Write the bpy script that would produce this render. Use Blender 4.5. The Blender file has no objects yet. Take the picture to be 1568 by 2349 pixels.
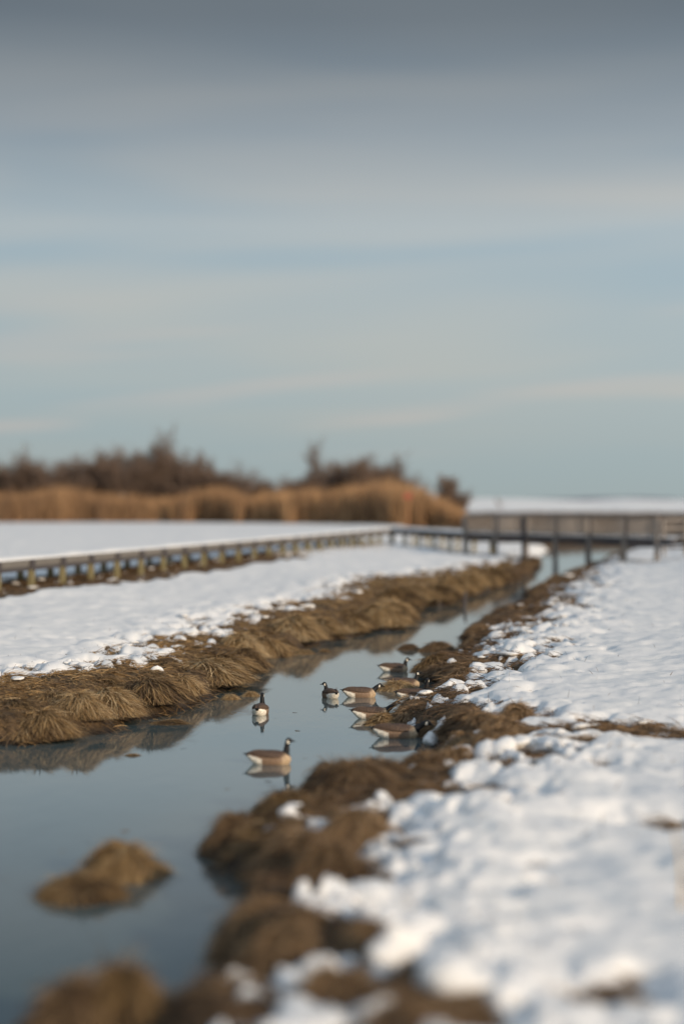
import bpy, bmesh, math, random
import numpy as np
from mathutils import Vector, Matrix
random.seed(7)
RNG = np.random.default_rng(7)
scene = bpy.context.scene
C = scene.collection

# ------------------------------------------------------------------ camera
CAM_Z = 3.8
F = 4567.0            # focal length in pixels of a 1568 x 2349 view of the photograph
HX, HY = 784.0, 1145.0
cam_d = bpy.data.cameras.new('camera')
cam = bpy.data.objects.new('camera', cam_d); C.objects.link(cam)
cam.location = (0, 0, CAM_Z); cam.rotation_euler = (math.radians(90), 0, 0)
cam_d.sensor_fit = 'VERTICAL'; cam_d.sensor_height = 36.0; cam_d.sensor_width = 24.0
cam_d.lens = 36.0 * F / 2349.0
cam_d.shift_y = -(1174.5 - HY) / 2349.0
cam_d.clip_start = 0.1; cam_d.clip_end = 9000
cam_d.dof.use_dof = True
cam_d.dof.focus_distance = 36.5
cam_d.dof.aperture_fstop = (cam_d.lens / 1000.0) / 0.22
scene.camera = cam

# ------------------------------------------------------------------ light
SUN_EL, SUN_AZ = math.radians(17), math.radians(140)     # azimuth clockwise from +Y
world = bpy.data.worlds.new('World'); scene.world = world
world.use_nodes = True
nt = world.node_tree; nt.nodes.clear()
def N(t, **kw):
    n = nt.nodes.new(t)
    for k, v in kw.items(): setattr(n, k, v)
    return n
def lk(a, b): nt.links.new(a, b)
def M(op, a, b=None, c=None, clamp=False):
    n = nt.nodes.new('ShaderNodeMath'); n.operation = op; n.use_clamp = clamp
    for i, v in enumerate((a, b, c)):
        if v is None: continue
        if isinstance(v, (int, float)): n.inputs[i].default_value = v
        else: nt.links.new(v, n.inputs[i])
    return n.outputs[0]
def ramp(fac, stops, interp='LINEAR'):
    n = nt.nodes.new('ShaderNodeValToRGB'); n.color_ramp.interpolation = interp
    e = n.color_ramp.elements
    while len(e) > 1: e.remove(e[-1])
    for i, (p, c) in enumerate(stops):
        x = e[0] if i == 0 else e.new(p)
        x.position = p; x.color = (*c, 1) if len(c) == 3 else c
    nt.links.new(fac, n.inputs[0]); return n.outputs[0]
def mixc(fac, a, b, mode='MIX'):
    n = nt.nodes.new('ShaderNodeMix'); n.data_type = 'RGBA'; n.blend_type = mode
    if isinstance(fac, (int, float)): n.inputs[0].default_value = fac
    else: nt.links.new(fac, n.inputs[0])
    for i, v in ((6, a), (7, b)):
        if isinstance(v, tuple): n.inputs[i].default_value = (*v, 1)
        else: nt.links.new(v, n.inputs[i])
    return n.outputs[2]

sky = N('ShaderNodeTexSky', sky_type='NISHITA'); sky.sun_disc = False
sky.sun_elevation = SUN_EL; sky.sun_rotation = SUN_AZ; sky.dust_density = 1.5; sky.air_density = 1.0
tc = N('ShaderNodeTexCoord')
sep = N('ShaderNodeSeparateXYZ'); lk(tc.outputs['Generated'], sep.inputs[0])
sx, sy, sz = sep.outputs
# thin stratus over the whole sky: long level streaks, thicker and darker higher up
az = M('ARCTAN2', sx, sy)
comb = N('ShaderNodeCombineXYZ')
lk(M('MULTIPLY', az, 2.6), comb.inputs[0]); lk(M('MULTIPLY', M('SUBTRACT', sz, M('MULTIPLY', az, 0.02)), 19.0), comb.inputs[1])
n1 = N('ShaderNodeTexNoise'); n1.inputs['Scale'].default_value = 1.0; n1.inputs['Detail'].default_value = 2.5; n1.inputs['Roughness'].default_value = 0.45
n1.inputs['Distortion'].default_value = 0.35
lk(comb.outputs[0], n1.inputs['Vector'])
comb2 = N('ShaderNodeCombineXYZ')
lk(M('MULTIPLY', az, 5.5), comb2.inputs[0]); lk(M('MULTIPLY', M('SUBTRACT', sz, M('MULTIPLY', az, 0.05)), 75.0), comb2.inputs[1]); comb2.inputs[2].default_value = 5.2
n2 = N('ShaderNodeTexNoise'); n2.inputs['Scale'].default_value = 1.0; n2.inputs['Detail'].default_value = 1.5
lk(comb2.outputs[0], n2.inputs['Vector'])
streak = ramp(n1.outputs[0], [(0.30, (0, 0, 0)), (0.68, (1, 1, 1))], 'EASE')
wisp = ramp(n2.outputs[0], [(0.50, (0, 0, 0)), (0.72, (1, 1, 1))], 'EASE')
el = M('DIVIDE', sz, 0.30, clamp=True)
# air between the streaks (blue-grey), streaks (grey), wisps low down (pale peach)
blue = ramp(el, [(0.0, (.335, .405, .415)), (0.20, (.335, .43, .475)), (0.45, (.31, .415, .485)), (0.62, (.23, .28, .325)), (0.80, (.115, .14, .165)), (1.0, (.075, .097, .12))])
grey = ramp(el, [(0.0, (.345, .40, .405)), (0.20, (.43, .46, .45)), (0.45, (.49, .50, .485)), (0.60, (.33, .355, .37)), (0.78, (.155, .178, .197)), (1.0, (.095, .117, .137))])
cl = mixc(streak, blue, grey)
wisp = M('MULTIPLY', wisp, ramp(sz, [(.020, (0, 0, 0)), (.036, (1, 1, 1))]))
peach = mixc(M('MULTIPLY', M('MULTIPLY', wisp, M('SUBTRACT', 1.0, M('DIVIDE', sz, 0.12, clamp=True))), 0.65), cl, (.58, .50, .455))
below = M('GREATER_THAN', sz, -0.002)
# smooth rise towards the zenith and towards the side where the sun stands
sund = (math.sin(SUN_AZ) * math.cos(SUN_EL), math.cos(SUN_AZ) * math.cos(SUN_EL), math.sin(SUN_EL))
dn = N('ShaderNodeVectorMath', operation='DOT_PRODUCT'); lk(tc.outputs['Generated'], dn.inputs[0]); dn.inputs[1].default_value = sund
glow = M('MULTIPLY', M('POWER', M('MAXIMUM', M('ADD', M('MULTIPLY', dn.outputs['Value'], 0.5), 0.5), 0.0), 2.0), 1.0)
lift = mixc(glow, (1.0, 1.0, 1.0), (3.4, 3.3, 3.25))
zen = ramp(M('MULTIPLY', sz, 1.0, clamp=True), [(0.26, (1, 1, 1)), (0.75, (3.0, 3.0, 3.1))])
lit = mixc(1.0, mixc(1.0, peach, lift, 'MULTIPLY'), zen, 'MULTIPLY')
bgc = N('ShaderNodeBackground'); bgc.inputs[1].default_value = 1.05; lk(lit, bgc.inputs[0])
bgs = N('ShaderNodeBackground'); bgs.inputs[1].default_value = 0.06; lk(sky.outputs[0], bgs.inputs[0])
mx = N('ShaderNodeMixShader'); mx.inputs[0].default_value = 0.88
lk(bgs.outputs[0], mx.inputs[1]); lk(bgc.outputs[0], mx.inputs[2])
wo = N('ShaderNodeOutputWorld'); lk(mx.outputs[0], wo.inputs[0])

sun_d = bpy.data.lights.new('sun', 'SUN'); sun_d.energy = 3.9; sun_d.angle = math.radians(1.5); sun_d.color = (1.0, 0.79, 0.56)
sun = bpy.data.objects.new('sun', sun_d); C.objects.link(sun)
sun.rotation_euler = Vector(sund).to_track_quat('Z', 'Y').to_euler(); sun.location = (40, -40, 40)

scene.view_settings.view_transform = 'Standard'; scene.view_settings.look = 'None'
scene.view_settings.exposure = 0.0; scene.view_settings.gamma = 1.0
scene.view_settings.use_curve_mapping = False
scene.cycles.use_denoising = True
scene.cycles.max_bounces = 6; scene.cycles.sample_clamp_indirect = 6.0

# ------------------------------------------------------------------ helpers
def P(x, y, z=0.0):
    d = F * (CAM_Z - z) / (y - HY)
    return ((x - HX) / F * d, d, z)
def PD(x, d): return (x - HX) / F * d
def tag(o, label=None, cat=None, group=None, kind=None):
    if label: o['label'] = label
    if cat: o['category'] = cat
    if group: o['group'] = group
    if kind: o['kind'] = kind
    return o
def link(name, mesh, parent=None, mats=()):
    o = bpy.data.objects.new(name, mesh); C.objects.link(o)
    if parent: o.parent = parent
    for m in mats: mesh.materials.append(m)
    return o
def empty(name, loc, rz=0.0):
    o = bpy.data.objects.new(name, None); C.objects.link(o)
    o.location = loc; o.rotation_euler = (0, 0, rz); o.empty_display_size = 0.2
    return o
def npmesh(name, V, faces, smooth=True, attr=None, mat_idx=None):
    """V (n,3); faces: list of (k, array (m,k)) groups"""
    me = bpy.data.meshes.new(name)
    V = np.asarray(V, dtype=np.float32)
    me.vertices.add(len(V)); me.vertices.foreach_set('co', V.ravel())
    loops, starts, s = [], [], 0
    for f in faces:
        f = np.asarray(f, dtype=np.int32)
        if len(f) == 0: continue
        loops.append(f.ravel()); starts.append(s + np.arange(len(f)) * f.shape[1]); s += f.size
    loops = np.concatenate(loops); starts = np.concatenate(starts).astype(np.int32)
    me.loops.add(len(loops)); me.loops.foreach_set('vertex_index', loops)
    me.polygons.add(len(starts)); me.polygons.foreach_set('loop_start', starts)
    if smooth: me.polygons.foreach_set('use_smooth', np.ones(len(starts), dtype=bool))
    if mat_idx is not None: me.polygons.foreach_set('material_index', np.asarray(mat_idx, dtype=np.int32))
    me.update(calc_edges=True)
    if attr:
        for k, v in attr.items():
            v = np.asarray(v, dtype=np.float32)
            if v.ndim == 1:
                a = me.attributes.new(k, 'FLOAT', 'POINT'); a.data.foreach_set('value', v)
            else:
                a = me.attributes.new(k, 'FLOAT_COLOR', 'POINT')
                a.data.foreach_set('color', np.concatenate([v, np.ones((len(v), 1), np.float32)], 1).ravel())
    return me

def _h(ix, iy, s=0):
    a = (ix.astype(np.int64) * 374761393 + iy.astype(np.int64) * 668265263 + s * 982451653) & 0xffffffff
    a = ((a ^ (a >> 13)) * 1274126177) & 0xffffffff
    a = ((a ^ (a >> 16)) * 2246822519) & 0xffffffff
    return ((a ^ (a >> 15)) & 0xffffff) / float(0xffffff)
def noise(x, y, s=0):
    ix, iy = np.floor(x), np.floor(y); fx, fy = x - ix, y - iy
    u, v = fx * fx * (3 - 2 * fx), fy * fy * (3 - 2 * fy)
    a, b, c, d = _h(ix, iy, s), _h(ix + 1, iy, s), _h(ix, iy + 1, s), _h(ix + 1, iy + 1, s)
    return (a * (1 - u) + b * u) * (1 - v) + (c * (1 - u) + d * u) * v
def fbm(x, y, o=4, s=0, g=0.5):
    t = 0; a = 1; n = 0
    for i in range(o):
        cs, sn = math.cos(i * 1.3 + .4), math.sin(i * 1.3 + .4)
        t = t + a * noise((x * cs - y * sn) * 2 ** i + 17.3 * i, (x * sn + y * cs) * 2 ** i + 5.1 * i, s + i); n += a; a *= g
    return t / n
def cells(x, y, s=0):
    ix, iy = np.floor(x), np.floor(y); best = np.full(x.shape, 9.0); hid = np.zeros(x.shape)
    for dx in (-1, 0, 1):
        for dy in (-1, 0, 1):
            px = ix + dx + .15 + .7 * _h(ix + dx, iy + dy, s); py = iy + dy + .15 + .7 * _h(ix + dx, iy + dy, s + 5)
            d = (px - x) ** 2 + (py - y) ** 2; m = d < best
            best = np.where(m, d, best); hid = np.where(m, _h(ix + dx, iy + dy, s + 9), hid)
    return np.sqrt(best), hid
def sstep(a, b, x):
    t = np.clip((x - a) / (b - a), 0, 1); return t * t * (3 - 2 * t)
def sdist(poly, x, y):
    """signed distance, positive inside the polygon"""
    poly = np.asarray(poly, float); d = np.full(x.shape, 1e9); ins = np.zeros(x.shape, bool)
    n = len(poly)
    for i in range(n):
        ax, ay = poly[i]; bx, by = poly[(i + 1) % n]
        ex, ey = bx - ax, by - ay; L = ex * ex + ey * ey + 1e-9
        t = np.clip(((x - ax) * ex + (y - ay) * ey) / L, 0, 1)
        d = np.minimum(d, (x - ax - t * ex) ** 2 + (y - ay - t * ey) ** 2)
        c = ((ay > y) != (by > y)) & (x < (bx - ax) * (y - ay) / (by - ay + 1e-12) + ax)
        ins ^= c
    d = np.sqrt(d); return np.where(ins, d, -d)

# ------------------------------------------------------------------ materials
def material(name):
    global nt
    m = bpy.data.materials.new(name); m.use_nodes = True
    nt = m.node_tree; nt.nodes.clear()
    b = nt.nodes.new('ShaderNodeBsdfPrincipled'); o = nt.nodes.new('ShaderNodeOutputMaterial')
    nt.links.new(b.outputs[0], o.inputs[0])
    b.inputs['Specular IOR Level'].default_value = 0.25
    return m, b
def tex(scale, detail=3, rough=.5, coord='Object', kind='ShaderNodeTexNoise', scl=None):
    t = N('ShaderNodeTexCoord'); n = N(kind); n.inputs['Scale'].default_value = scale
    if 'Detail' in n.inputs: n.inputs['Detail'].default_value = detail
    if 'Roughness' in n.inputs: n.inputs['Roughness'].default_value = rough
    src = t.outputs[coord]
    if scl:
        mp = N('ShaderNodeMapping'); mp.inputs['Scale'].default_value = scl; lk(src, mp.inputs[0]); src = mp.outputs[0]
    lk(src, n.inputs['Vector']); return n.outputs[0]
def bump(b, h, strength=.4, dist=.02):
    n = N('ShaderNodeBump'); n.inputs['Strength'].default_value = strength; n.inputs['Distance'].default_value = dist
    lk(h, n.inputs['Height']); lk(n.outputs[0], b.inputs['Normal'])
def attrn(name):
    n = N('ShaderNodeAttribute'); n.attribute_name = name; return n

m_snow, b = material('snow')
lk(ramp(tex(1.3, 5, .6), [(.3, (.67, .668, .665)), (.7, (.745, .73, .70))]), b.inputs['Base Color'])
b.inputs['Roughness'].default_value = .65
b.inputs['Subsurface Weight'].default_value = 0.0
bump(b, tex(9, 6, .6), .35, .03)

m_ground, b = material('peat_ground')
c = ramp(tex(6, 6, .65), [(.3, (.045, .030, .018)), (.5, (.10, .065, .036)), (.72, (.19, .125, .065))])
ge = N('ShaderNodeNewGeometry'); sp = N('ShaderNodeSeparateXYZ'); lk(ge.outputs['Position'], sp.inputs[0])
wet = M('SUBTRACT', 1.0, M('DIVIDE', M('SUBTRACT', sp.outputs[2], .02), .16, clamp=True))
c = mixc(wet, c, (.020, .015, .011)); lk(c, b.inputs['Base Color']); lk(M('SUBTRACT', .9, M('MULTIPLY', wet, .5)), b.inputs['Roughness'])
bump(b, tex(22, 6, .7), .8, .04)

m_water, b = material('creek_water')
b.inputs['Base Color'].default_value = (.072, .102, .106, 1)
b.inputs['Roughness'].default_value = .045; b.inputs['IOR'].default_value = 1.85; b.inputs['Specular IOR Level'].default_value = .5
h1 = tex(1.0, 3, .55, scl=(2.2, .8, 1)); h2 = tex(1.0, 2, .5, scl=(14, 5, 1))
hh = M('ADD', M('MULTIPLY', h1, .7), M('MULTIPLY', h2, .18))
GPOS = [(618, 1752), (596, 1636), (758, 1598), (825, 1599), (903, 1541), (838, 1648), (908, 1692), (927, 1577)]
for gx_, gy_ in GPOS:      # rings spreading from the swimming geese
    dv_ = N('ShaderNodeVectorMath', operation='DISTANCE'); gp = N('ShaderNodeNewGeometry'); lk(gp.outputs['Position'], dv_.inputs[0])
    dd_ = F * CAM_Z / (gy_ - HY); dv_.inputs[1].default_value = ((gx_ - HX) / F * dd_ - .1, dd_, 0)
    ds_ = dv_.outputs['Value']
    hh = M('ADD', hh, M('MULTIPLY', M('SINE', M('MULTIPLY', ds_, 42.0)), M('MULTIPLY', M('EXPONENT', M('MULTIPLY', ds_, -2.4)), .30)))
bump(b, hh, .10, .03)

def grass_mat(name, stops, rough=.75):
    m, b = material(name)
    a = attrn('tint'); f = a.outputs['Fac']
    oi = N('ShaderNodeObjectInfo')
    f2 = M('ADD', f, M('MULTIPLY', M('SUBTRACT', oi.outputs['Random'], .5), .48), clamp=True)
    lk(ramp(f2, stops), b.inputs['Base Color']); b.inputs['Roughness'].default_value = rough
    return m
m_straw = grass_mat('dead_grass', [(0, (.034, .023, .015)), (.3, (.100, .063, .033)), (.6, (.225, .140, .062)), (.85, (.36, .235, .105)), (1, (.47, .35, .20))])
m_umber = grass_mat('umber_grass', [(0, (.030, .022, .016)), (.35, (.090, .057, .034)), (.7, (.185, .118, .062)), (1, (.33, .22, .12))])
m_reed = grass_mat('reed', [(0, (.17, .100, .055)), (.4, (.31, .185, .095)), (.8, (.48, .295, .145)), (1, (.58, .41, .24))])
m_mound, b = material('tussock_root')
lk(ramp(tex(9, 5, .65), [(.3, (.022, .015, .011)), (.7, (.085, .055, .03))]), b.inputs['Base Color']); b.inputs['Roughness'].default_value = .9
bump(b, tex(25, 5, .7), .8, .03)
m_bark, b = material('bare_bark')
lk(ramp(tex(1.2, 3, .5), [(.3, (.13, .088, .066)), (.7, (.205, .148, .112))]), b.inputs['Base Color']); b.inputs['Roughness'].default_value = .9
def wood(name, c0, c1, s=(1, 1, 8)):
    m, b = material(name)
    lk(ramp(tex(3, 5, .6, scl=s), [(.3, c0), (.7, c1)]), b.inputs['Base Color']); b.inputs['Roughness'].default_value = .85
    bump(b, tex(12, 4, .6, scl=s), .3, .01); return m
m_post = wood('weathered_post', (.13, .115, .062), (.25, .21, .11))
m_fascia = wood('grey_board', (.12, .11, .10), (.19, .175, .155), (8, 8, 1))
m_dark = wood('dark_timber', (.050, .046, .050), (.09, .082, .084))
m_rail = wood('rail_timber', (.17, .148, .132), (.28, .25, .222))
m_red, b = material('red_paint'); b.inputs['Base Color'].default_value = (.33, .085, .055, 1); b.inputs['Roughness'].default_value = .5
m_rust, b = material('rust_paint'); b.inputs['Base Color'].default_value = (.30, .15, .07, 1); b.inputs['Roughness'].default_value = .7
m_shore, b = material('far_shore'); b.inputs['Base Color'].default_value = (.14, .15, .19, 1); b.inputs['Roughness'].default_value = 1

m_goose, b = material('goose_plumage')
a = attrn('col')
scal = tex(1, 2, .5, scl=(38, 14, 30))
col = mixc(M('MULTIPLY', ramp(scal, [(.42, (0, 0, 0)), (.58, (1, 1, 1))]), .45), a.outputs['Color'], mixc(1.0, a.outputs['Color'], (.50, .46, .44), 'MULTIPLY'))
lk(col, b.inputs['Base Color']); b.inputs['Roughness'].default_value = .6
bump(b, tex(60, 3, .6), .3, .004)
m_black, b = material('goose_black'); b.inputs['Base Color'].default_value = (.014, .014, .016, 1); b.inputs['Roughness'].default_value = .45
m_wing, b = material('goose_wing')
w = N('ShaderNodeTexWave'); w.wave_type = 'BANDS'; w.bands_direction = 'X'; w.inputs['Scale'].default_value = 13; w.inputs['Distortion'].default_value = 7; w.inputs['Detail'].default_value = 2
t_ = N('ShaderNodeTexCoord'); lk(t_.outputs['Object'], w.inputs['Vector'])
lk(ramp(w.outputs['Fac'], [(.0, (.040, .026, .019)), (.6, (.066, .041, .029)), (1, (.15, .10, .068))]), b.inputs['Base Color']); b.inputs['Roughness'].default_value = .65

# ------------------------------------------------------------------ plan of the creek and the snow (metres, from the waterline in view)
Lpx = [(-260, 1738), (-150, 1728), (0, 1712), (60, 1710), (126, 1697), (260, 1682), (290, 1655), (344, 1651), (400, 1636), (461, 1614), (500, 1592),
       (545, 1572), (587, 1542), (598, 1512), (640, 1502), (690, 1492), (735, 1474), (800, 1466), (845, 1446), (900, 1450), (930, 1428), (942, 1405),
       (975, 1388), (1010, 1394), (1040, 1376), (1085, 1369), (1130, 1352), (1185, 1334), (1228, 1310), (1236, 1292), (1226, 1272), (1262, 1261), (1340, 1254), (1430, 1248), (1600, 1243), (2600, 1236)]
Rpx = [(2600, 1241), (1800, 1247), (1620, 1252), (1500, 1262), (1440, 1274), (1395, 1292), (1335, 1316), (1270, 1340), (1225, 1366), (1200, 1398), (1150, 1418), (1095, 1440), (1060, 1476),
       (1075, 1508), (1050, 1524), (985, 1536), (965, 1550), (1008, 1575), (1018, 1600), (985, 1614), (940, 1634), (890, 1652), (965, 1684), (1012, 1714), (1008, 1760), (945, 1802), (850, 1842),
       (740, 1860), (650, 1892), (580, 1925), (510, 1985), (515, 2015), (600, 2035), (610, 2080), (540, 2150), (520, 2220), (570, 2285), (550, 2350), (440, 2380), (390, 2450), (300, 2700), (100, 3600)]
creek = [P(*p)[:2] for p in Lpx] + [P(*p)[:2] for p in Rpx] + [(-3, 4), (-40, 4), (-40, 27), (-20, 28.5), (-12, 29.5)]
SLpx = [(-700, 1590), (-200, 1572), (0, 1560), (60, 1552), (140, 1542), (250, 1532), (300, 1515), (330, 1482), (380, 1468), (440, 1452), (520, 1428), (620, 1400), (700, 1382), (770, 1362), (800, 1345), (850, 1330), (960, 1325),
        (1010, 1312), (1060, 1303), (1120, 1294), (1185, 1284), (1206, 1272), (1180, 1262), (1120, 1248), (1060, 1240)]
snowL = [P(x, y, .5)[:2] for x, y in SLpx] + [(7, 125), (14, 150), (30, 190), (40, 230), (-400, 230), (-400, 40)]
SRpx = [(640, 2600), (690, 2330), (735, 2200), (720, 2080), (790, 1990), (850, 1950), (905, 1895), (960, 1865), (1060, 1820), (1140, 1785), (1165, 1745), (1090, 1722), (1180, 1690), (1120, 1660), (1040, 1640), (965, 1618),
        (1020, 1590), (1090, 1560), (1180, 1530), (1150, 1515), (1165, 1494), (1215, 1458), (1262, 1432), (1290, 1404), (1318, 1374), (1345, 1347), (1375, 1318), (1375, 1290), (1425, 1270), (1500, 1256), (1620, 1250), (1900, 1246)]
snowR = [P(x, y, .40)[:2] for x, y in SRpx] + [(200, 130), (200, 3), (1.0, 3)]
BW0 = np.array([PD(-700, 105710 / 2405), 105710 / 2405]); 
def bw(Dp):  # point on the boardwalk's axis at distance Dp
    xo = 1705 - 105710 / Dp; return np.array([PD(xo, Dp), Dp])
pA, pB = bw(38.0), bw(131.0)
pC = np.array([7.2, 115.0]); pE = np.array([16.2, 97.5])
MUD_AND_HOLLOWS = [(1520, 1668, .95, .28), (1400, 1672, .35, .16), (1345, 1700, .4, .15), (1385, 1500, .35, .10), (1295, 1482, .25, .1), (1555, 1690, .6, .2), (1250, 1668, .3, .12),
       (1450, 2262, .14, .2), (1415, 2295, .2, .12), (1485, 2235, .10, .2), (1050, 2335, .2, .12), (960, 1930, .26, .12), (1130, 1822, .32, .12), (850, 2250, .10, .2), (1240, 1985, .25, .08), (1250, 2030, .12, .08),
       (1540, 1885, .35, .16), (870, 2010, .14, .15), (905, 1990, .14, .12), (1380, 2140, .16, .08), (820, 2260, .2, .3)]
def seg_d(x, y, a, b):
    ex, ey = b - a; L = ex * ex + ey * ey; t = np.clip(((x - a[0]) * ex + (y - a[1]) * ey) / L, 0, 1)
    return np.hypot(x - a[0] - t * ex, y - a[1] - t * ey)
def fields(x, y):
    """ground height, snow amount (positive = covered) and distance from the water at plan points"""
    wob = 1 + 0 * x
    d = -sdist(creek, x + .12 * (noise(x * 2.1, y * 2.1, 3) - .5), y + .5 * (noise(x * 1.7, y * 1.7, 4) - .5))
    g = np.where(d < 0, np.maximum(-.6, d * .9 - .02), 0)
    up = .30 * sstep(0, .55, d) + .16 * sstep(.5, 2.2, d) + .16 * sstep(2, 7, d) + .48 * sstep(6, 18, d)
    right = x > (y - 60) * .11 + 4
    up = up + np.where(right, .35 * sstep(70, 95, y) * sstep(2, 8, d), 0)
    sn = np.maximum(sdist(snowL, x, y) , sdist(snowR, x, y))
    farw = sstep(150, 260, y)
    base = g + np.where(d > 0, up, 0)
    F1, hid = cells(x * 1.25, y * 1.1, 21)
    dome = np.sqrt(np.clip(1 - (F1 / .62) ** 2, 0, 1)) * (.4 + .6 * hid)
    band = sstep(0, .25, d) * (1 - sstep(0.5, 2.8, sn))
    base = base + dome * .17 * band + (fbm(x * 3, y * 3, 3, 8) - .5) * .10 * sstep(-.3, .3, d)
    base = base + (fbm(x * .35, y * .35, 3, 31) - .5) * .22 * sstep(1, 5, d) * (1 - farw)
    # ditch of bare grass under the boardwalk
    bd = seg_d(x, y, pA, pB) + .6 * (noise(x * .6, y * .6, 5) - .5)
    nearb = 1 - sstep(1.0, 2.0, bd)
    base = base + .03 * nearb + .12 * nearb * (noise(x * 1.5, y * 1.5, 12) - .3)
    # thickness of snow
    m = np.clip(sn / np.where(right, 1.0, .9), -3, 3) + (fbm(x * 1.7, y * 1.2, 4, 41, .65) - .5) * 2.5 * np.where(right, 2.1, 2.2)
    edge_w = np.exp(-(np.clip(np.abs(sn + .1), 0, 9) / np.where(right, 2.0, 1.3)) ** 2)
    m = m + (fbm(x * 4.2, y * 2.6, 3, 47, .6) - .5) * 4.2 * edge_w
    m = m + np.clip((sn - 2) * .35, 0, 3)
    m = m - nearb * 9.0 * (1 - sstep(95, 110, y)) 
    # the drift runs up against the far marsh, patchy
    fm = (y > 120) & (x > 6)
    mo = .6 + sstep(385, 410, y) * 3 - sstep(140, 165, y) * (1.6)
    m = np.where(fm, mo + (fbm(x * .2, y * .1, 3, 77) - .5) * 2.0, np.where(y > 229, 2.0, m))
    nearc = np.where(y < 120, 1, 0)
    # snow-capped hummocks at the near right, lower further on
    hx, hid2 = cells(x * 1.7 + .4 * noise(x * 3, y * 3, 2), y * 1.15 + .4 * noise(x * 3, y * 3, 6), 55)
    hum = np.sqrt(np.clip(1 - (hx / .6) ** 2, 0, 1)) * hid2 ** 1.3
    amp = np.where(right, .10 * (1 - sstep(15, 26, y)) * (1 - sstep(.9, 2.0, sn)) + .03 * (1 - sstep(.4, 1.6, sn)) + .006, .008)
    drift = (fbm(x * .55 + y * .12, y * .8, 4, 61, .42) - .5) * 1.5
    lump = hum * amp + drift * np.where(right, .075, .05) * (1 - sstep(60, 130, y) * .6) + (fbm(x * 3.0, y * 3.0, 3, 13) - .5) * np.where(right, .008 + .006 * sstep(20, 30, y), .012) + (fbm(x * 7.0, y * 4, 2, 14) - .5) * .012 * sstep(22, 32, y)
    for mx_, my_, r, dep in MUD_AND_HOLLOWS:
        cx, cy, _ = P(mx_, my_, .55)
        near_ = my_ > 1780; r = r * (1.5 if near_ else 1); dep = dep * (2.0 if near_ else 1)  # near ones are shaded snow hollows, deepened; bared dark ground stands in for shade
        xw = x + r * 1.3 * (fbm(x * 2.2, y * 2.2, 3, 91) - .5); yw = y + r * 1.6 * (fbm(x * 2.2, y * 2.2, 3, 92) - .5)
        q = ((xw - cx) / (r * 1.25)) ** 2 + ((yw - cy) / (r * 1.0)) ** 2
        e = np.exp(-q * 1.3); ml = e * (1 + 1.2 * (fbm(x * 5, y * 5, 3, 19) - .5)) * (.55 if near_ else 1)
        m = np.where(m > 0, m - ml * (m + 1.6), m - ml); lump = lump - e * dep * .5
    # snow berms far off behind the bridge
    berm = np.exp(-((y - 455) / 30) ** 2) * (x > 10) * (1.1 + 1.3 * noise(x * .03, 0 * y, 15) + .8 * noise(x * .11, 0 * y, 16))
    base = base * (1 - farw) + farw * 1.1 + berm
    return base, m, d, lump, sn, right

rows = [4.0]
while rows[-1] < 5200:
    y_ = rows[-1]
    rows.append(y_ * (1.03 if y_ < 11 else 1.0042 if y_ < 62 else 1.0075 if y_ < 165 else 1.03 if y_ < 600 else 1.12))
rows = np.array(rows)
u = np.linspace(-.195, .195, 250)
side = [.205, .22, .24, .27, .31, .36, .44, .56, .75, 1.05, 1.6, 2.6]
u = np.concatenate([-np.array(side)[::-1], u, side])
UX, YY = np.meshgrid(u, rows); XX = UX * (YY + 2.5)
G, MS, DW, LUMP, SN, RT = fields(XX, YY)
nr, nc = XX.shape
idx = np.arange(nr * nc).reshape(nr, nc)
quads = np.stack([idx[:-1, :-1], idx[:-1, 1:], idx[1:, 1:], idx[1:, :-1]], -1).reshape(-1, 4)
ground = link('ground', npmesh('ground', np.stack([XX, YY, G], -1).reshape(-1, 3), [quads]), mats=[m_ground]); tag(ground, kind='structure')
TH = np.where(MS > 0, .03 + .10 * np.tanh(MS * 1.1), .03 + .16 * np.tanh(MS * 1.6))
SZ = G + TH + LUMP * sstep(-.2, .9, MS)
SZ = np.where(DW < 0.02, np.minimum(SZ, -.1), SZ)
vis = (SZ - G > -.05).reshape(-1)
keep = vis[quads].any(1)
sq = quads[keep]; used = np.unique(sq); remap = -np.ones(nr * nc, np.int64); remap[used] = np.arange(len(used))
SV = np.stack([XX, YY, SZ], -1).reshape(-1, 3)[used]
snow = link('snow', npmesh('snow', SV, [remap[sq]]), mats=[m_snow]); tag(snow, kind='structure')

water = link('water', npmesh('water', [(-60, 2, 0), (60, 2, 0), (120, 200, 0), (-60, 200, 0)], [[(0, 1, 2, 3)]], False), mats=[m_water]); tag(water, kind='structure')

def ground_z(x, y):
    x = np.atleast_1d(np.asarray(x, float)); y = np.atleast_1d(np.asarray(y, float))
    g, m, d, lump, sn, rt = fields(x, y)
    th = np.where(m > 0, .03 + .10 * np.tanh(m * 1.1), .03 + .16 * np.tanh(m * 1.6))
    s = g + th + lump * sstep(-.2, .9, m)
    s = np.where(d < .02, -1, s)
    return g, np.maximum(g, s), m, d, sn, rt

# far shore: a low dark wooded line across the water
xs = np.linspace(-700, 900, 160); V = []
for x in xs:
    h = 1.0 + 4.2 * noise(np.array([x * .012]), np.array([3.0]), 9)[0] + 1.2 * noise(np.array([x * .1]), np.array([1.0]), 4)[0]
    V += [(x, 2300, 0), (x, 2310, h + 1.2), (x, 2390, h + 1.2), (x, 2400, 0)]
q = [(4 * i + k, 4 * i + 4 + k, 4 * i + 5 + k, 4 * i + 1 + k) for i in range(len(xs) - 1) for k in range(3)]
tag(link('hills', npmesh('hills', V, [q]), mats=[m_shore]), kind='structure')

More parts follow.
